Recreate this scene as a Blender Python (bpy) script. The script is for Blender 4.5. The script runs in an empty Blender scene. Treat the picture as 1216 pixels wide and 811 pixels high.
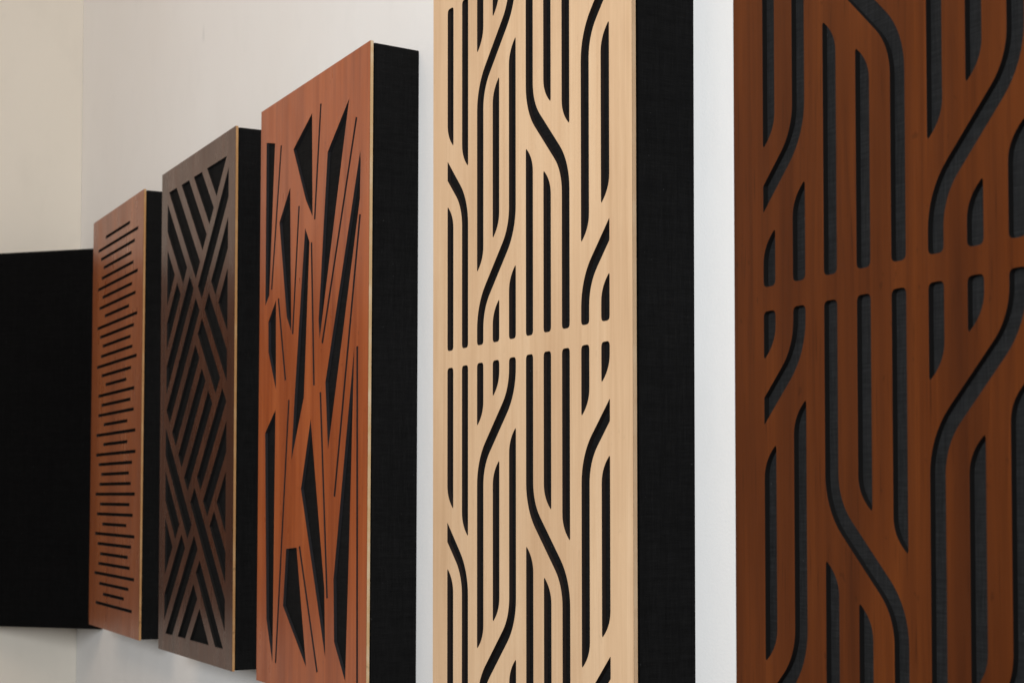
import bpy, bmesh, math, random
from mathutils import Matrix, Vector
from mathutils.geometry import delaunay_2d_cdt

S = bpy.context.scene
COL = S.collection
Z0 = 1.60                      # height of the row's centre line above the floor
PANEL_H = 1.2192               # 48 inch panels
DEPTH = 0.1000                 # front of the wood face to the wall
BOARD = 0.0062                 # thickness of the wood face

# ------------------------------------------------------------------ camera
cam_data = bpy.data.cameras.new('camera')
cam = bpy.data.objects.new('camera', cam_data)
COL.objects.link(cam)
S.camera = cam
yaw, pitch, roll = 0.48388, 0.03424, 0.00169
fwd = Vector((-math.cos(yaw) * math.cos(pitch), math.sin(yaw) * math.cos(pitch), math.sin(pitch)))
right = fwd.cross(Vector((0, 0, 1))).normalized()
up = right.cross(fwd)
r2 = right * math.cos(roll) + up * math.sin(roll)
u2 = -right * math.sin(roll) + up * math.cos(roll)
m = Matrix((r2, u2, -fwd)).transposed().to_4x4()
m.translation = Vector((2.66413, -1.18311, Z0 - 0.22543))
cam.matrix_world = m
cam_data.sensor_width = 36.0
cam_data.lens = 1864.953 / 1216.0 * 36.0
cam_data.shift_y = 122.737 / 1216.0
cam_data.clip_start = 0.05
cam_data.clip_end = 60
cam_data.dof.use_dof = True
cam_data.dof.focus_distance = 2.35
cam_data.dof.aperture_fstop = 11.0

# ------------------------------------------------------------------ light
world = bpy.data.worlds.new('World')
S.world = world
world.use_nodes = True
bg = world.node_tree.nodes['Background']
bg.inputs['Color'].default_value = (1.0, 0.90, 0.84, 1)
bg.inputs['Strength'].default_value = 0.14


def area(name, loc, target, sx, sy, power, color):
    l = bpy.data.lights.new(name, 'AREA')
    l.shape = 'RECTANGLE'
    l.size, l.size_y = sx, sy
    l.energy = power
    l.color = color
    o = bpy.data.objects.new(name, l)
    COL.objects.link(o)
    o.location = loc
    o.rotation_euler = (Vector(target) - Vector(loc)).to_track_quat('-Z', 'Y').to_euler()
    return o


# daylight window behind the camera, on its right
area('window_light', (2.5, -3.8, Z0 + 0.85), (0.9, 0.0, Z0 + 0.1), 2.0, 1.7, 182, (0.94, 0.975, 1.0))
# warm room light from the ceiling
area('ceiling_light', (-0.9, -2.3, Z0 + 2.3), (-0.9, -0.6, Z0), 2.6, 1.2, 25, (1.0, 0.74, 0.52))

vs = S.view_settings
vs.view_transform = 'Standard'
vs.look = 'None'
vs.gamma = 1.0
vs.exposure = 0.0
vs.use_curve_mapping = False


# ------------------------------------------------------------------ materials
class NT:
    def __init__(self, name):
        self.m = bpy.data.materials.new(name)
        self.m.use_nodes = True
        self.t = self.m.node_tree
        self.n = self.t.nodes
        self.b = self.n['Principled BSDF']

    def add(self, typ, **kw):
        n = self.n.new(typ)
        for k, v in kw.items():
            setattr(n, k, v)
        return n

    def link(self, a, b):
        self.t.links.new(a, b)

    def coords(self, scale=(1, 1, 1), loc=(0, 0, 0), rot=(0, 0, 0)):
        c = self.add('ShaderNodeTexCoord')
        mp = self.add('ShaderNodeMapping')
        mp.inputs['Scale'].default_value = scale
        mp.inputs['Location'].default_value = loc
        mp.inputs['Rotation'].default_value = rot
        self.link(c.outputs['Object'], mp.inputs['Vector'])
        return mp.outputs['Vector']

    def noise(self, vec, scale, detail=3, rough=0.5, dist=0.0):
        n = self.add('ShaderNodeTexNoise')
        n.inputs['Scale'].default_value = scale
        n.inputs['Detail'].default_value = detail
        n.inputs['Roughness'].default_value = rough
        n.inputs['Distortion'].default_value = dist
        self.link(vec, n.inputs['Vector'])
        return n.outputs['Fac']

    def ramp(self, fac, stops):
        r = self.add('ShaderNodeValToRGB')
        els = r.color_ramp.elements
        while len(els) < len(stops):
            els.new(0.5)
        for e, (p, c) in zip(els, stops):
            e.position = p
            e.color = (*c, 1) if len(c) == 3 else c
        self.link(fac, r.inputs['Fac'])
        return r.outputs['Color']

    def rng(self, fac, a, b, c, d):
        r = self.add('ShaderNodeMapRange')
        for i, v in zip(('From Min', 'From Max', 'To Min', 'To Max'), (a, b, c, d)):
            r.inputs[i].default_value = v
        self.link(fac, r.inputs['Value'])
        return r.outputs['Result']

    def mix(self, fac, a, b, blend='MIX'):
        x = self.add('ShaderNodeMix', data_type='RGBA', blend_type=blend)
        if isinstance(fac, (int, float)):
            x.inputs[0].default_value = fac
        else:
            self.link(fac, x.inputs[0])
        for s, v in ((x.inputs[6], a), (x.inputs[7], b)):
            if isinstance(v, tuple):
                s.default_value = (*v, 1)
            else:
                self.link(v, s)
        return x.outputs[2]

    def math(self, op, a, b):
        x = self.add('ShaderNodeMath', operation=op)
        for s, v in zip(x.inputs, (a, b)):
            if isinstance(v, (int, float)):
                s.default_value = v
            else:
                self.link(v, s)
        return x.outputs[0]

    def bump(self, h, strength, dist, normal=None):
        b = self.add('ShaderNodeBump')
        b.inputs['Strength'].default_value = strength
        b.inputs['Distance'].default_value = dist
        self.link(h, b.inputs['Height'])
        if normal is not None:
            self.link(normal, b.inputs['Normal'])
        self.link(b.outputs['Normal'], self.b.inputs['Normal'])
        return b.outputs['Normal']


def wood(name, light, mid, dark, seed, figure=0.5, pore=0.3, fleck=0.0, rough=0.36, coat=0.0, spec=0.35, blotch=0.34, speck=0.35, ring=0.4):
    """flat-cut veneer: grain runs up the panel (local z)"""
    k = NT(name)
    # meandering growth bands
    v1 = k.coords((1, 1, 0.085), (seed, 0, seed * 0.37))
    band = k.noise(v1, 9.0, 4, 0.55, 0.35)
    v2 = k.coords((1, 1, 0.03), (seed * 2.1, 0, seed))
    stripe = k.noise(v2, 55.0, 3, 0.6)
    f = k.math('ADD', k.math('MULTIPLY', band, 0.62), k.math('MULTIPLY', stripe, 0.38))
    col = k.ramp(f, [(0.5 - 0.2 / (0.4 + figure), dark), (0.5, mid), (0.5 + 0.2 / (0.4 + figure), light)])
    # cathedral figure: rings of a slowly drifting log centre
    wv = k.add('ShaderNodeTexWave', wave_type='RINGS', rings_direction='Z', wave_profile='SIN')
    wv.inputs['Scale'].default_value = 7.0
    wv.inputs['Distortion'].default_value = 5.0
    wv.inputs['Detail'].default_value = 3
    wv.inputs['Detail Scale'].default_value = 0.7
    k.link(k.coords((1.0, 1.0, 0.07), (0.17 + 0.05 * math.sin(seed), 0.3, seed)), wv.inputs['Vector'])
    wmask = k.rng(wv.outputs['Fac'], 0.72, 1.0, 0.0, 0.22 * figure + 0.04)
    col = k.mix(wmask, col, dark)
    # sharp growth-ring lines that meander up the sheet
    gv = k.add('ShaderNodeTexWave', wave_type='BANDS', bands_direction='X', wave_profile='SAW')
    gv.inputs['Scale'].default_value = 11.0
    gv.inputs['Distortion'].default_value = 9.0
    gv.inputs['Detail'].default_value = 2
    gv.inputs['Detail Scale'].default_value = 0.55
    gv.inputs['Detail Roughness'].default_value = 0.6
    k.link(k.coords((1.0, 1.0, 0.16), (seed * 0.3, 0, seed * 1.1)), gv.inputs['Vector'])
    gpatch = k.noise(k.coords((1, 1, 0.3), (seed, 2, seed)), 8.0, 2, 0.5)
    gm = k.math('MULTIPLY', k.rng(gv.outputs['Fac'], 0.70, 1.0, 0.0, ring), k.rng(gpatch, 0.35, 0.6, 0.25, 1.0))
    col = k.mix(gm, col, dark)
    # fine fibres and pores
    v3 = k.coords((1, 1, 0.018), (seed * 1.3, 0, seed * 0.7))
    fibre = k.noise(v3, 420.0, 2, 0.65)
    col = k.mix(k.rng(fibre, 0.35, 0.75, 0.0, 0.35), col, dark)
    v4 = k.coords((1, 1, 0.04), (seed * 0.9, 0, seed * 1.9))
    pores = k.noise(v4, 300.0, 1, 0.5)
    col = k.mix(k.rng(pores, 0.64, 0.76, 0.0, pore), col, tuple(c * 0.4 for c in dark))
    # blotchy stain uptake
    v5 = k.coords((1, 1, 0.45), (seed * 0.4, 0, seed))
    blot = k.noise(v5, 7.0, 4, 0.6, 0.4)
    col = k.mix(k.rng(blot, 0.40, 0.72, 0.0, blotch), col, k.mix(1.0, col, (0.72, 0.64, 0.58), 'MULTIPLY'))
    if fleck:
        v6 = k.coords((1, 1, 0.22), (seed, 0, seed * 3))
        fl = k.noise(v6, 130.0, 2, 0.5, 0.6)
        col = k.mix(k.rng(fl, 0.60, 0.74, 0.0, fleck), col, dark)
    # a few gum specks and rub marks
    sp = k.noise(k.coords((1, 1, 0.6), (seed * 5, 0, 0)), 95.0, 1, 0.4)
    col = k.mix(k.rng(sp, 0.74, 0.79, 0.0, speck), col, tuple(c * 0.5 for c in dark))
    k.link(col, k.b.inputs['Base Color'])
    rr = k.noise(k.coords((1, 1, 0.3), (seed, 0, 3)), 22.0, 4, 0.6)
    k.link(k.rng(rr, 0.3, 0.7, rough - 0.05, rough + 0.07), k.b.inputs['Roughness'])
    k.b.inputs['Specular IOR Level'].default_value = spec
    k.b.inputs['Coat Weight'].default_value = coat
    k.b.inputs['Coat Roughness'].default_value = 0.25
    bev = k.add('ShaderNodeBevel', samples=4)
    bev.inputs['Radius'].default_value = 0.0006
    k.bump(k.math('ADD', fibre, pores), 0.05, 0.0004, bev.outputs['Normal'])
    return k.m


def slot_wall(name, col):
    k = NT(name)
    n = k.noise(k.coords((1, 3, 0.2)), 160.0, 3, 0.6)
    k.link(k.ramp(n, [(0.3, tuple(c * 0.55 for c in col)), (0.7, col)]), k.b.inputs['Base Color'])
    k.b.inputs['Roughness'].default_value = 0.75
    return k.m


def edge_mat(name, a, b, c):
    """raw core edge of the face board: layered, with rubbed pale and dark spots"""
    k = NT(name)
    lay = k.noise(k.coords((0.3, 1, 0.02)), 620.0, 2, 0.5)
    lng = k.noise(k.coords((1, 1, 1)), 14.0, 4, 0.7)
    col = k.mix(lay, a, b)
    col = k.mix(k.rng(lng, 0.46, 0.66, 0.0, 0.75), col, c)
    ch = k.noise(k.coords((1, 1, 1), (4, 2, 9)), 37.0, 2, 0.5)
    col = k.mix(k.rng(ch, 0.68, 0.74, 0.0, 0.55), col, tuple(x * 0.3 for x in b))
    k.link(col, k.b.inputs['Base Color'])
    k.b.inputs['Roughness'].default_value = 0.7
    k.bump(lay, 0.25, 0.0004)
    return k.m


def fabric(name, base, seed=0.0, coarse=0.45):
    """woven black acoustic cloth: warp and weft threads with slubs and lint"""
    k = NT(name)
    warp = k.noise(k.coords((1, 1, 0.05), (seed, 0, 0)), 720.0, 2, 0.6)
    weft = k.noise(k.coords((0.05, 0.05, 1), (0, 0, seed)), 720.0, 2, 0.6)
    w1 = k.noise(k.coords((1, 1, 0.03), (seed + 2, 0, 0)), 150.0, 2, 0.6)
    w2 = k.noise(k.coords((0.03, 0.03, 1), (0, 0, seed + 5)), 150.0, 2, 0.6)
    th = k.math('ADD', k.math('ADD', warp, weft), k.math('MULTIPLY', k.math('ADD', w1, w2), coarse))
    big = k.noise(k.coords((1, 1, 1)), 5.0, 4, 0.6)
    f = k.math('ADD', th, k.math('MULTIPLY', big, 0.4))
    col = k.ramp(k.rng(f, 0.6 + coarse, 1.8 + coarse, 0.0, 1.0), [(0.0, tuple(c * 0.45 for c in base)), (0.5, base), (1.0, tuple(c * 1.8 for c in base))])
    lint = k.noise(k.coords((1, 1, 1), (seed, 7, 1)), 210.0, 1, 0.4)
    col = k.mix(k.rng(lint, 0.815, 0.835, 0.0, 0.35), col, (0.11, 0.11, 0.11))
    k.link(col, k.b.inputs['Base Color'])
    k.b.inputs['Roughness'].default_value = 0.95
    k.b.inputs['Specular IOR Level'].default_value = 0.05
    k.bump(th, 0.55, 0.0007)
    return k.m


def paint(name, base, warm):
    """rolled wall paint: orange-peel stipple, scuffs, faint patches"""
    k = NT(name)
    big = k.noise(k.coords(), 0.9, 4, 0.6)
    col = k.mix(k.rng(big, 0.3, 0.7, 0, 1), base, warm)
    st = k.noise(k.coords((1, 1, 0.6), (3, 1, 2)), 9.0, 5, 0.65)
    col = k.mix(k.rng(st, 0.52, 0.76, 0, 0.18), col, tuple(c * 0.8 for c in base))
    scuff = k.noise(k.coords((1, 1, 0.35), (9, 4, 5)), 17.0, 2, 0.5)
    col = k.mix(k.rng(scuff, 0.72, 0.82, 0, 0.30), col, (0.45, 0.47, 0.47))
    k.link(col, k.b.inputs['Base Color'])
    k.b.inputs['Roughness'].default_value = 0.62
    pe = k.noise(k.coords(), 260.0, 3, 0.6)
    und = k.noise(k.coords((1, 1, 0.6)), 6.0, 3, 0.5)
    k.bump(k.math('ADD', pe, k.math('MULTIPLY', und, 9.0)), 0.40, 0.0014)
    return k.m


M = {
    'cherry': wood('satin cherry veneer', (0.390, 0.120, 0.034), (0.285, 0.076, 0.019), (0.165, 0.040, 0.010), 1.7, 0.5, 0.15, rough=0.30, spec=0.4),
    'walnut': wood('dark walnut stain', (0.110, 0.038, 0.018), (0.076, 0.0255, 0.012), (0.044, 0.0145, 0.007), 5.2, 0.7, 0.3, rough=0.28, spec=0.36),
    'red_cherry': wood('red cherry veneer', (0.470, 0.130, 0.036), (0.365, 0.088, 0.022), (0.200, 0.040, 0.010), 8.9, 0.65, 0.15, rough=0.32, spec=0.28, ring=0.2),
    'maple': wood('pale maple veneer', (0.750, 0.540, 0.345), (0.695, 0.478, 0.290), (0.550, 0.345, 0.192), 3.3, 0.5, 0.05, 0.20, rough=0.45, speck=0.10, ring=0.3),
    'mahogany': wood('dark mahogany stain', (0.150, 0.0385, 0.0066), (0.102, 0.0250, 0.0046), (0.054, 0.0135, 0.0034), 12.4, 0.75, 0.4, rough=0.36, spec=0.10, blotch=0.5, ring=0.45),
    'slot': slot_wall('sooty cut edge', (0.007, 0.0045, 0.004)),
    'slot_brown': slot_wall('scorched brown cut edge', (0.026, 0.014, 0.010)),
    'slot_black': slot_wall('black cut edge', (0.0030, 0.0018, 0.0014)),
    'slot_blue': slot_wall('dark cut edge', (0.020, 0.017, 0.020)),
    'edge': edge_mat('raw core edge', (0.72, 0.48, 0.25), (0.60, 0.37, 0.17), (0.78, 0.60, 0.40)),
    'edge_dark': edge_mat('ochre core edge', (0.58, 0.31, 0.12), (0.48, 0.23, 0.08), (0.62, 0.37, 0.17)),
    'edge_maple': edge_mat('maple core edge', (0.70, 0.47, 0.28), (0.60, 0.38, 0.21), (0.74, 0.53, 0.33)),
    'cloth': fabric('black acoustic cloth', (0.0080, 0.0079, 0.0080)),
    'cloth_charcoal': fabric('charcoal acoustic cloth', (0.0138, 0.0139, 0.0142), 6.0, 0.15),
    'cloth_trap': fabric('deep black cloth', (0.004, 0.004, 0.0042), 3.0),
    'wall': paint('off-white wall paint', (0.80, 0.795, 0.785), (0.78, 0.765, 0.745)),
    'wall_warm': paint('warm-toned wall paint', (0.84, 0.79, 0.70), (0.83, 0.775, 0.68)),  # left wall base colour, warmer and yellower than the right wall
}


# ------------------------------------------------------------------ mesh helpers
def link_mesh(name, verts, faces, mats, idx=None, parent=None, smooth=False):
    me = bpy.data.meshes.new(name)
    me.from_pydata(verts, [], faces)
    for mm in mats:
        me.materials.append(mm)
    if idx:
        me.polygons.foreach_set('material_index', idx)
    me.update()
    o = bpy.data.objects.new(name, me)
    COL.objects.link(o)
    if parent:
        o.parent = parent
    return o


def box_mesh(name, x0, x1, y0, y1, z0, z1, mat, parent=None, bevel=0.0, seg=2, move=None, keep_back=False):
    bm = bmesh.new()
    bmesh.ops.create_cube(bm, size=1.0)
    for v in bm.verts:
        v.co = Vector((x0 if v.co.x < 0 else x1, y0 if v.co.y < 0 else y1, z0 if v.co.z < 0 else z1))
    if move:
        for v in bm.verts:
            v.co += Vector(move(v.co))
    if bevel:
        bmesh.ops.bevel(bm, geom=[e for e in bm.edges if not (keep_back and all(v.co.y > y1 - 1e-6 for v in e.verts))], offset=bevel, segments=seg, profile=0.5, affect='EDGES')
    me = bpy.data.meshes.new(name)
    bm.to_mesh(me)
    bm.free()
    me.materials.append(mat)
    if bevel:
        for p in me.polygons:
            p.use_smooth = True
        me.set_sharp_from_angle(angle=math.radians(40))
    o = bpy.data.objects.new(name, me)
    COL.objects.link(o)
    if parent:
        o.parent = parent
    return o


def area2(p):
    return sum(p[i - 1][0] * p[i][1] - p[i][0] * p[i - 1][1] for i in range(len(p))) / 2


def board(name, w, h, y_front, t, holes, mats, parent):
    """face board of thickness t with cut-outs; local x across, z up, front at y_front"""
    outer = [(-w / 2, -h / 2), (w / 2, -h / 2), (w / 2, h / 2), (-w / 2, h / 2)]
    loops = [outer] + [q if area2(q) > 0 else q[::-1] for q in holes]
    pts, ids = [], []
    for lp in loops:
        ids.append(list(range(len(pts), len(pts) + len(lp))))
        pts += [Vector(p) for p in lp]
    ov, oe, of, _, _, off = delaunay_2d_cdt(pts, [], ids, 1, 1e-6)
    verts, faces, idx = [], [], []
    n = len(ov)
    verts += [(v.x, y_front, v.y) for v in ov]
    verts += [(v.x, y_front + t, v.y) for v in ov]
    for f, src in zip(of, off):
        if any(s > 0 for s in src):
            continue
        f = list(f)
        if area2([ov[i] for i in f]) < 0:
            f = f[::-1]
        faces.append(f)                          # front, facing -y
        idx.append(0)
        faces.append([i + n for i in f[::-1]])   # back
        idx.append(1)
    for k, lp in enumerate(loops):
        b = len(verts)
        c = len(lp)
        verts += [(p[0], y_front, p[1]) for p in lp] + [(p[0], y_front + t, p[1]) for p in lp]
        if k == 0:
            continue
        for i in range(c):
            j = (i + 1) % c
            faces.append([b + i, b + j, b + c + j, b + c + i])
            idx.append(1)
    return link_mesh(name, verts, faces, mats, idx, parent)


def edge_strip(w, h, y0, t, mat, parent):
    """the board's four raw edges, a hair proud of nothing: a rim ring closing the board"""
    o = [(-w / 2, -h / 2), (w / 2, -h / 2), (w / 2, h / 2), (-w / 2, h / 2)]
    e = 0.0004
    q = [(-w / 2 + e, -h / 2 + e), (w / 2 - e, -h / 2 + e), (w / 2 - e, h / 2 - e), (-w / 2 + e, h / 2 - e)]
    y1, y2 = y0 + 0.0005, y0 + t - 0.0002
    verts = [(a, y1, b) for a, b in o] + [(a, y2, b) for a, b in o] + [(a, y2, b) for a, b in q] + [(a, y1, b) for a, b in q]
    faces = []
    for i in range(4):
        j = (i + 1) % 4
        faces += [[i, j, 4 + j, 4 + i], [4 + i, 4 + j, 8 + j, 8 + i], [8 + i, 8 + j, 12 + j, 12 + i], [12 + i, 12 + j, j, i]]
    return link_mesh('edge_strip', verts, faces, [mat], None, parent)


# ------------------------------------------------------------------ cut-out patterns (metres on the panel face)
def bez(p0, p1, p2, n=7):
    return [((1 - t) ** 2 * p0[0] + 2 * t * (1 - t) * p1[0] + t * t * p2[0],
             (1 - t) ** 2 * p0[1] + 2 * t * (1 - t) * p1[1] + t * t * p2[1]) for t in [i / n for i in range(n + 1)]]


SW = 0.0217          # slot width
TILE = 0.5550        # height of one tile of the river pattern


def end_pts(xl, xr, t, kind, top):
    """points of a slot end, listed from the left edge to the right edge; t is distance down the tile"""
    s = 1 if top else -1      # inward direction (t grows downwards)
    r = 0.0068
    if kind == 'r':
        a = bez((xl, t + s * r), (xl, t), (xl + r, t), 4)
        b = bez((xr - r, t), (xr, t), (xr, t + s * r), 4)
        return a + b
    if kind == 'l':           # tip on the left edge
        return [(xl, t + s * 0.003), (xl + 0.0012, t + s * 0.0004)] + bez((xl + 0.003, t + s * 0.0014), (xr, t + s * 0.017), (xr, t + s * 0.037))
    return bez((xl, t + s * 0.037), (xl, t + s * 0.017), (xr - 0.003, t + s * 0.0014)) + [(xr - 0.0012, t + s * 0.0004), (xr, t + s * 0.003)]


def straight(xl, t0, k0, t1, k1):
    xr = xl + SW
    return end_pts(xl, xr, t0, k0, True) + end_pts(xl, xr, t1, k1, False)[::-1]


def river_path(xa, xb, tm):
    """centre line from column centre xa (above) to xb (below), 45 degree crossing at tm"""
    s = 1 if xb > xa else -1
    half = abs(xb - xa) / 2
    R = 0.082
    hx = R * (1 - math.cos(math.pi / 4))
    hy = R * math.sin(math.pi / 4)
    dia = half - hx
    pts = []
    for i in range(9):
        a = math.pi / 4 * i / 8
        pts.append((xa + s * R * (1 - math.cos(a)), tm - dia - hy + R * math.sin(a)))
    for i in range(9):
        a = math.pi / 4 * (1 - i / 8)
        pts.append((xb - s * R * (1 - math.cos(a)), tm + dia + hy - R * math.sin(a)))
    return pts


def offset_path(pts, d):
    out = []
    for i, p in enumerate(pts):
        a = pts[max(i - 1, 0)]
        b = pts[min(i + 1, len(pts) - 1)]
        dx, dy = b[0] - a[0], b[1] - a[1]
        L = math.hypot(dx, dy)
        if i in (0, len(pts) - 1):
            dx, dy, L = 0, 1, 1
        out.append((p[0] + d * dy / L, p[1] - d * dx / L))   # d>0: to the right of the path (t downwards)
    return out


def river(xla, xlb, t0, k0, tm, t1, k1, clip=None):
    """a slot that runs down column a, crosses to column b and goes on down"""
    h = SW / 2
    path = river_path(xla + h, xlb + h, tm)
    R = offset_path(path, h)
    L = offset_path(path, -h)
    bot = end_pts(xlb, xlb + SW, t1, k1, False)
    if clip is None:
        top = end_pts(xla, xla + SW, t0, k0, True)
        return top + R + bot[::-1] + L[::-1]
    side, xc = clip
    if side == 'left':      # path comes in through the left border
        R = [p for p in R if p[0] > xc + 0.001]
        L = [p for p in L if p[0] > xc + 0.001]
        tR = R[0][1] - (R[0][0] - xc)
        tL = L[0][1] - (L[0][0] - xc)
        return [(xc, tR + 0.002), (xc + 0.001, tR + 0.0012)] + R + bot[::-1] + L[::-1] + [(xc, tL + 0.001), (xc, tL - 0.003)]
    R = [p for p in R if p[0] < xc - 0.001]
    L = [p for p in L if p[0] < xc - 0.001]
    tR = R[0][1] - (xc - R[0][0])
    tL = L[0][1] - (xc - L[0][0])
    return [(xc - 0.001, tL + 0.0012), (xc, tL + 0.002), (xc, tR - 0.003), (xc - 0.0003, tR)] + R + bot[::-1] + L[::-1]


def river_out(xla, t0, k0, tm, step, xc, side):
    """a slot that runs down column a and leaves through a side border"""
    s = 1 if side == 'right' else -1
    h = SW / 2
    path = river_path(xla + h, xla + h + s * 2 * step, tm)
    R = offset_path(path, h)
    L = offset_path(path, -h)
    keep = (lambda p: p[0] < xc - 0.001) if s > 0 else (lambda p: p[0] > xc + 0.001)
    R = [p for p in R if keep(p)]
    L = [p for p in L if keep(p)]
    eR = (xc, R[-1][1] + abs(xc - R[-1][0]))
    eL = (xc, L[-1][1] + abs(xc - L[-1][0]))
    top = end_pts(xla, xla + SW, t0, k0, True)
    return top + R + ([eR, eL] if s > 0 else [eR, eL]) + L[::-1]


def river_tile(x0, step, phase):
    """ten slot columns; crossings to the left at T1 and T3, to the right at T2, every six columns"""
    T1, T2, T3 = 0.1025, 0.2733, 0.4435
    X = lambda c: x0 + step * c
    xL, xR = X(0), X(9) + SW
    out = []
    left_c = [c for c in range(-1, 12) if (c - phase) % 6 == 0]          # centre columns of left-going crossings
    right_c = [c for c in range(-1, 12) if (c - phase) % 6 == 3]
    lay = {c: [] for c in range(10)}

    def role(c):
        for q in left_c:
            if c == q:
                return 'LC'
            if c == q + 1:
                return 'LA'
            if c == q - 1:
                return 'LB'
        for q in right_c:
            if c == q:
                return 'RC'
            if c == q - 1:
                return 'RA'
            if c == q + 1:
                return 'RB'

    B = TILE
    for c in range(10):
        x = X(c)
        rl = role(c)
        if rl == 'LC':
            out.append(straight(x, 0, 'r', T1 - 0.0485, 'l'))
            out.append(straight(x, T1 + 0.0500, 'p', T3 - 0.0485, 'l'))
            out.append(straight(x, T3 + 0.0480, 'p', B, 'r'))
        elif rl == 'LA':      # slots leave here towards the left
            if c - 2 >= 0:
                out.append(river(x, X(c - 2), 0, 'r', T1, T3 - 0.0035, 'l'))
                out.append(river(x, X(c - 2), T1 + 0.0025, 'p', T3, B, 'r'))
            else:
                out.append(river_out(x, 0, 'r', T1, step, xL, 'left'))
                out.append(river_out(x, T1 + 0.0025, 'p', T3, step, xL, 'left'))
            out.append(straight(x, T3 + 0.0025, 'p', B, 'r'))
        elif rl == 'LB':
            out.append(straight(x, 0, 'r', T1 - 0.0060, 'l'))
            if c + 2 > 9:
                out.append(river(X(c + 2), x, 0, 'r', T1, T3 - 0.0035, 'l', ('right', xR)))
                out.append(river(X(c + 2), x, 0, 'r', T3, B, 'r', ('right', xR)))
        elif rl == 'RC':
            out.append(straight(x, 0, 'r', T2 - 0.0480, 'p'))
            out.append(straight(x, T2 + 0.0485, 'l', B, 'r'))
        elif rl == 'RA':
            if c + 2 <= 9:
                out.append(river(x, X(c + 2), 0, 'r', T2, B, 'r'))
            else:
                out.append(river_out(x, 0, 'r', T2, step, xR, 'right'))
            out.append(straight(x, T2 + 0.0060, 'l', B, 'r'))
        elif rl == 'RB':
            out.append(straight(x, 0, 'r', T2 - 0.0055, 'p'))
            if c - 2 < 0:
                out.append(river(X(c - 2), x, 0, 'r', T2, B, 'r', ('left', xL)))
    return out


def rivers(x0, step, phase):
    holes = []
    for top in (0.5688, -0.0138):
        for q in river_tile(x0, step, phase):
            p = [(a, top - t) for a, t in q]
            cl = [p[0]]
            for a in p[1:]:
                if math.hypot(a[0] - cl[-1][0], a[1] - cl[-1][1]) > 2e-4:
                    cl.append(a)
            if math.hypot(cl[0][0] - cl[-1][0], cl[0][1] - cl[-1][1]) < 2e-4:
                cl.pop()
            holes.append(cl)
    return holes


SLIT_HALF = [0.147, 0.24, 0.205, 0.17, 0.192, 0.241, 0.179, 0.219, 0.147, 0.241, 0.205, 0.17, 0.191, 0.24, 0.179, 0.127, 0.218, 0.176, 0.214, 0.144, 0.235, 0.146, 0.239, 0.203, 0.168, 0.19, 0.238, 0.179, 0.217, 0.146, 0.239, 0.204, 0.169, 0.19, 0.24, 0.178, 0.127, 0.219]
slits = []
for i, hl in enumerate(SLIT_HALF):
    v, r, c = 0.5426 - 0.02920 * i, 0.0045, 0.0055
    slits.append([(c - hl, v - r + 0.0012), (c - hl + 0.0012, v - r), (c + hl - 0.0012, v - r), (c + hl, v - r + 0.0012),
                  (c + hl, v + r - 0.0012), (c + hl - 0.0012, v + r), (c - hl + 0.0012, v + r), (c - hl, v + r - 0.0012)])

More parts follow.
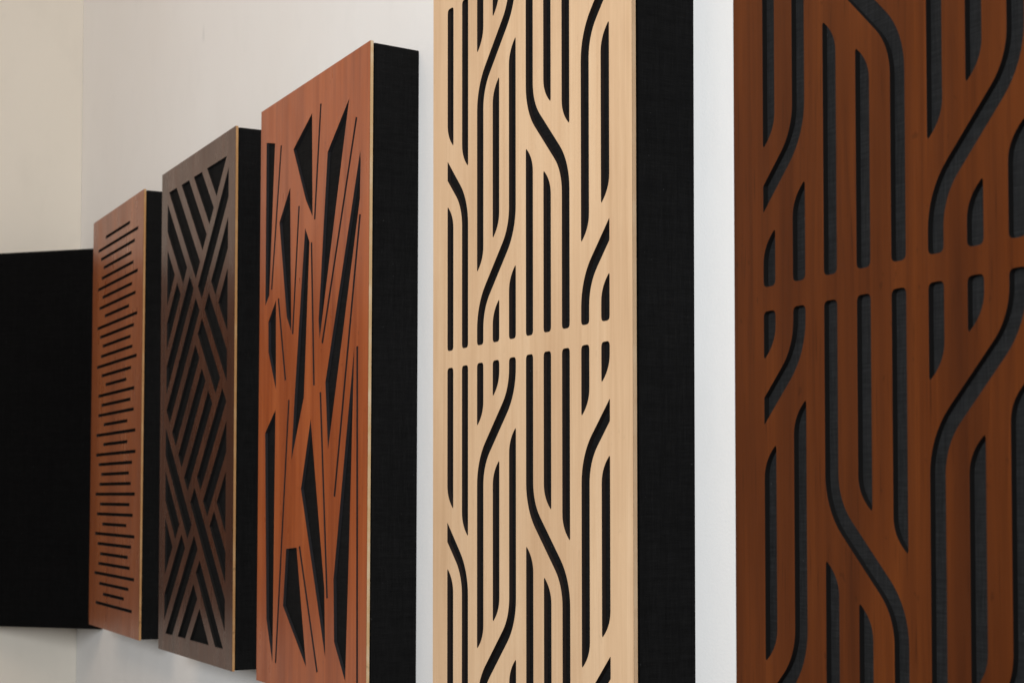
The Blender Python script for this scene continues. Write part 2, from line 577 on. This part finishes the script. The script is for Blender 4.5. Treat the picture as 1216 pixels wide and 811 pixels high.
WEAVE = [
    [(0.0886, 0.5534), (0.2409, 0.5534), (0.1647, 0.4745)],
    [(-0.0200, 0.5526), (0.0465, 0.5526), (0.1440, 0.4516), (0.1107, 0.4172)],
    [(-0.1254, 0.5521), (-0.0603, 0.5521), (0.0898, 0.3967), (0.0572, 0.3630)],
    [(-0.2386, 0.5529), (-0.1699, 0.5529), (0.0373, 0.3384), (0.0029, 0.3028)],
    [(-0.2505, 0.5248), (-0.0710, 0.3389), (-0.1055, 0.3032), (-0.2505, 0.4534)],
    [(-0.2488, 0.4067), (-0.1796, 0.3350), (-0.2488, 0.2633)],
    [(0.2556, 0.5250), (0.2556, 0.4571), (0.0535, 0.2477), (0.0207, 0.2817)],
    [(0.2537, 0.4122), (0.2537, 0.3409), (0.1611, 0.2451), (0.1267, 0.2807)],
    [(0.2535, 0.2963), (0.2535, 0.1525), (0.1840, 0.2244)],
    [(-0.1589, 0.3126), (-0.1260, 0.2785), (-0.2485, 0.1516), (-0.2485, 0.2198)],
    [(-0.0490, 0.3145), (-0.0153, 0.2796), (-0.2488, 0.0378), (-0.2488, 0.1075)],
    [(0.0037, 0.2560), (0.0357, 0.2228), (-0.2144, -0.0361), (-0.2463, -0.0030)],
    [(0.1100, 0.2561), (0.2518, 0.1093), (0.2518, 0.0382), (0.0757, 0.2205)],
    [(0.0557, 0.2016), (0.2016, 0.0505), (0.1679, 0.0156), (0.0220, 0.1667)],
    [(0.0039, 0.1432), (0.0376, 0.1083), (-0.1594, -0.0957), (-0.1931, -0.0608)],
    [(0.0575, 0.0824), (0.0885, 0.0503), (-0.1056, -0.1508), (-0.1366, -0.1187)],
    [(0.1118, 0.0266), (0.1430, -0.0057), (-0.0524, -0.2080), (-0.0836, -0.1757)],
    [(0.2189, 0.0255), (0.2496, -0.0063), (0.0551, -0.2077), (0.0244, -0.1759)],
    [(0.2518, -0.0503), (0.2518, -0.1208), (0.1098, -0.2677), (0.0758, -0.2325)],
    [(0.2500, -0.1644), (0.2500, -0.3054), (0.1819, -0.2349)],
    [(-0.2510, -0.0466), (-0.0166, -0.2893), (-0.0508, -0.3247), (-0.2510, -0.1175)],
    [(-0.2503, -0.1561), (-0.1213, -0.2897), (-0.1572, -0.3269), (-0.2503, -0.2305)],
    [(-0.2497, -0.2748), (-0.1803, -0.3467), (-0.2497, -0.4187)],
    [(0.0050, -0.1999), (0.2499, -0.4534), (0.2499, -0.5254), (-0.0297, -0.2359)],
    [(0.1625, -0.2547), (0.2514, -0.3467), (0.2514, -0.4178), (0.1282, -0.2902)],
    [(0.0516, -0.3720), (0.2381, -0.5652), (0.1779, -0.5652), (0.0215, -0.4032)],
    [(0.0533, -0.4859), (0.1302, -0.5656), (-0.0237, -0.5656)],
    [(0.0024, -0.4298), (0.0353, -0.4638), (-0.0626, -0.5652), (-0.1283, -0.5652)],
    [(0.0043, -0.3145), (0.0350, -0.3463), (-0.1772, -0.5660), (-0.2387, -0.5660)],
    [(-0.1025, -0.3131), (-0.0701, -0.3466), (-0.2516, -0.5345), (-0.2516, -0.4675)],
]

SHARDS = [
    [(-0.2683, 0.5355), (-0.2132, 0.5237), (-0.2425, 0.2059), (-0.2675, 0.1865)],
    [(0.0067, 0.5407), (0.0137, 0.3336), (-0.0253, 0.3731), (-0.1001, 0.4889)],
    [(0.2034, 0.5257), (0.0581, 0.0873), (0.0516, 0.1254), (0.0934, 0.4462)],
    [(0.2595, 0.4169), (0.2619, 0.3954), (0.2596, 0.3287), (0.1073, -0.1290), (0.0907, 0.0013)],
    [(-0.1175, 0.4141), (-0.1110, 0.2498), (-0.1040, 0.1168), (-0.1322, 0.1498), (-0.1820, 0.3516)],
    [(-0.0282, 0.3172), (-0.0021, 0.2855), (-0.0273, -0.0213), (-0.0975, -0.1461), (-0.0789, -0.0028)],
    [(-0.1992, 0.1913), (-0.1950, 0.0039), (-0.2446, 0.0861), (-0.2463, 0.1501)],
    [(-0.1965, -0.0382), (-0.2020, -0.5639), (-0.2426, -0.4754), (-0.2614, -0.0848)],
    [(0.0118, -0.0664), (0.0937, -0.3951), (0.1015, -0.5262), (-0.0397, -0.2030)],
    [(0.2370, 0.0573), (0.2193, -0.2966), (0.2038, -0.5592), (0.1463, -0.4909), (0.1412, -0.3740)],
    [(-0.1240, -0.3249), (-0.0627, -0.3205), (-0.0020, -0.5530), (-0.1399, -0.4415)],
]

NEEDLES = [
    [(-0.1745, 0.5117), (-0.2275, 0.2163)],
    [(0.0548, 0.5487), (0.0254, 0.3260)],
    [(0.2401, 0.4826), (0.0724, 0.0780)],
    [(0.2607, 0.2988), (0.1428, -0.2182)],
    [(-0.0641, 0.3669), (-0.0958, 0.1108)],
    [(0.0085, 0.2829), (0.0288, -0.0010)],
    [(-0.1843, 0.1929), (-0.1371, 0.0198)],
    [(-0.1148, -0.0219), (-0.1826, -0.5621)],
    [(0.0643, -0.0162), (0.1084, -0.4117)],
    [(0.2516, 0.0571), (0.2621, -0.5566)],
    [(-0.0459, -0.3175), (0.0582, -0.5568)],
]
shards = list(SHARDS)
for (a, b) in NEEDLES:
    hw = 0.0042
    dx, dz = b[0] - a[0], b[1] - a[1]
    L = math.hypot(dx, dz)
    nx, nz = -dz / L * hw, dx / L * hw
    shards.append([(a[0] + nx, a[1] + nz), (a[0] - nx, a[1] - nz), (b[0] - nx, b[1] - nz), (b[0] + nx, b[1] + nz)])


# ------------------------------------------------------------------ the setting
XC = -2.765       # the corner
wr = box_mesh('wall_right', XC - 0.15, 7.0, 0.0, 0.15, 0.0, 3.6, M['wall'])
wr['kind'] = 'structure'
wl = box_mesh('wall_left', XC - 0.15, XC, -5.5, -0.0005, 0.0, 3.6, M['wall_warm'])
wl['kind'] = 'structure'


# ------------------------------------------------------------------ the panels
def panel(fit, holes, face, edge, slot, label, face_label, sag=0.0, cloth=None):
    xc, w, dz, dD, ro, ti, ya = fit
    e = bpy.data.objects.new('acoustic_panel', None)
    COL.objects.link(e)
    e.matrix_world = (Matrix.Translation((xc, 0, Z0 + dz)) @ Matrix.Rotation(ya, 4, 'Z')
                      @ Matrix.Rotation(ti, 4, 'X') @ Matrix.Rotation(-ro, 4, 'Y'))
    e.empty_display_size = 0.1
    e['label'] = label
    e['category'] = 'acoustic panel'
    e['group'] = 'patterned acoustic panels hung in a row'
    yf = -DEPTH - dD
    fb = board('wood_face', w, PANEL_H, yf, BOARD, holes, [M[face], M[slot]], e)
    fb['label'] = face_label
    edge_strip(w, PANEL_H, yf, BOARD, M[edge], fb)
    i = 0.0013
    box_mesh('fabric_box', -w / 2 + i, w / 2 - i, yf + BOARD + 0.0003, -0.0004, -PANEL_H / 2 + i, PANEL_H / 2 - i,
             cloth or M['cloth'], e, 0.0055, 3,
             (lambda c: (0, 0, -sag if (c.y > -0.05 and c.z > 0) else 0)) if sag else None, True)
    return e


FIT = [(-1.85452, 0.60902, 0.00263, -0.00301, -0.00109, -0.00175, -0.00567),
       (-1.02832, 0.60989, 0.00030, 0.00514, 0.00110, 0.00049, 0.00242),
       (-0.26340, 0.60931, -0.00337, -0.00175, -0.00230, -0.00123, 0.00086),
       (0.63013, 0.61003, -0.00151, -0.00078, 0.00160, 0.00178, 0.00498),
       (1.46796, 0.60960, 0.00195, 0.00041, 0.00177, 0.00070, -0.00102)]

panel(FIT[0], slits, 'cherry', 'edge_dark', 'slot_black',
      'brown cherry acoustic panel cut with short horizontal slits, beside the plain black corner panel',
      'cherry face with a column of horizontal slits')
panel(FIT[1], WEAVE, 'walnut', 'edge_dark', 'slot_black',
      'dark walnut acoustic panel with open basket-weave lattice of diagonal bars',
      'dark walnut lattice face')
panel(FIT[2], shards, 'red_cherry', 'edge', 'slot_blue',
      'red cherry acoustic panel cut with pointed shards and thin needle lines',
      'red cherry face with shard cut-outs', sag=0.003)
panel(FIT[3], rivers(-0.2507, 0.0530, 3), 'maple', 'edge_maple', 'slot_brown',
      'pale maple acoustic panel with winding vertical slots and black fabric side',
      'pale maple face with winding slots')
panel(FIT[4], rivers(-0.2483, 0.0536, 0), 'mahogany', 'edge_dark', 'slot_black',
      'dark red-brown mahogany acoustic panel with wide winding black slots',
      'mahogany face with winding slots', cloth=M['cloth_charcoal'])

# plain black panel set across the corner: mitred sides meet the two walls
th = 0.7854
s_w = 0.525
A = Vector((-2.379, -0.003))
Bp = A + s_w * Vector((-math.cos(th), -math.sin(th)))
Bp.x = max(Bp.x, XC + 0.003)
dth = 0.09
inw = Vector((-math.sin(th), math.cos(th)))          # towards the corner
dirv = (Bp - A).normalized()
q = [A, A + inw * 0.0 + dirv * 0.004, Bp - dirv * 0.004, Bp, Bp + (inw - dirv) * dth, A + (inw + dirv) * dth]
bm = bmesh.new()
zc = Z0 - 0.033
lo = [bm.verts.new((p.x, p.y, zc - PANEL_H / 2)) for p in (A, Bp, q[4], q[5])]
hi = [bm.verts.new((p.x, p.y, zc + PANEL_H / 2)) for p in (A, Bp, q[4], q[5])]
bm.faces.new(lo)
bm.faces.new(hi[::-1])
for i in range(4):
    j = (i + 1) % 4
    bm.faces.new((lo[j], lo[i], hi[i], hi[j]))
bmesh.ops.recalc_face_normals(bm, faces=bm.faces[:])
bmesh.ops.bevel(bm, geom=[e for e in bm.edges], offset=0.004, segments=2, profile=0.5, affect='EDGES')
me = bpy.data.meshes.new('corner_panel')
bm.to_mesh(me)
bm.free()
me.materials.append(M['cloth_trap'])
o = bpy.data.objects.new('corner_panel', me)
COL.objects.link(o)
o['label'] = 'plain black fabric panel set across the corner of the two walls'
o['category'] = 'acoustic panel'

# two more plain black panels on the left wall, outside the frame: the lacquered faces mirror them
for i, yc in enumerate((-0.80, -1.52)):
    o = box_mesh('fabric_panel', XC + 0.0005, XC + 0.055, yc - 0.305, yc + 0.305, Z0 - 0.033 - PANEL_H / 2, Z0 - 0.033 + PANEL_H / 2,
                 M['cloth_trap'], None, 0.005, 2)
    o['label'] = ('plain black fabric panel flat on the left wall next to the corner panel' if i == 0 else
                  'plain black fabric panel flat on the left wall, second from the corner panel')
    o['category'] = 'acoustic panel'
    o['group'] = 'plain black panels on the left wall'
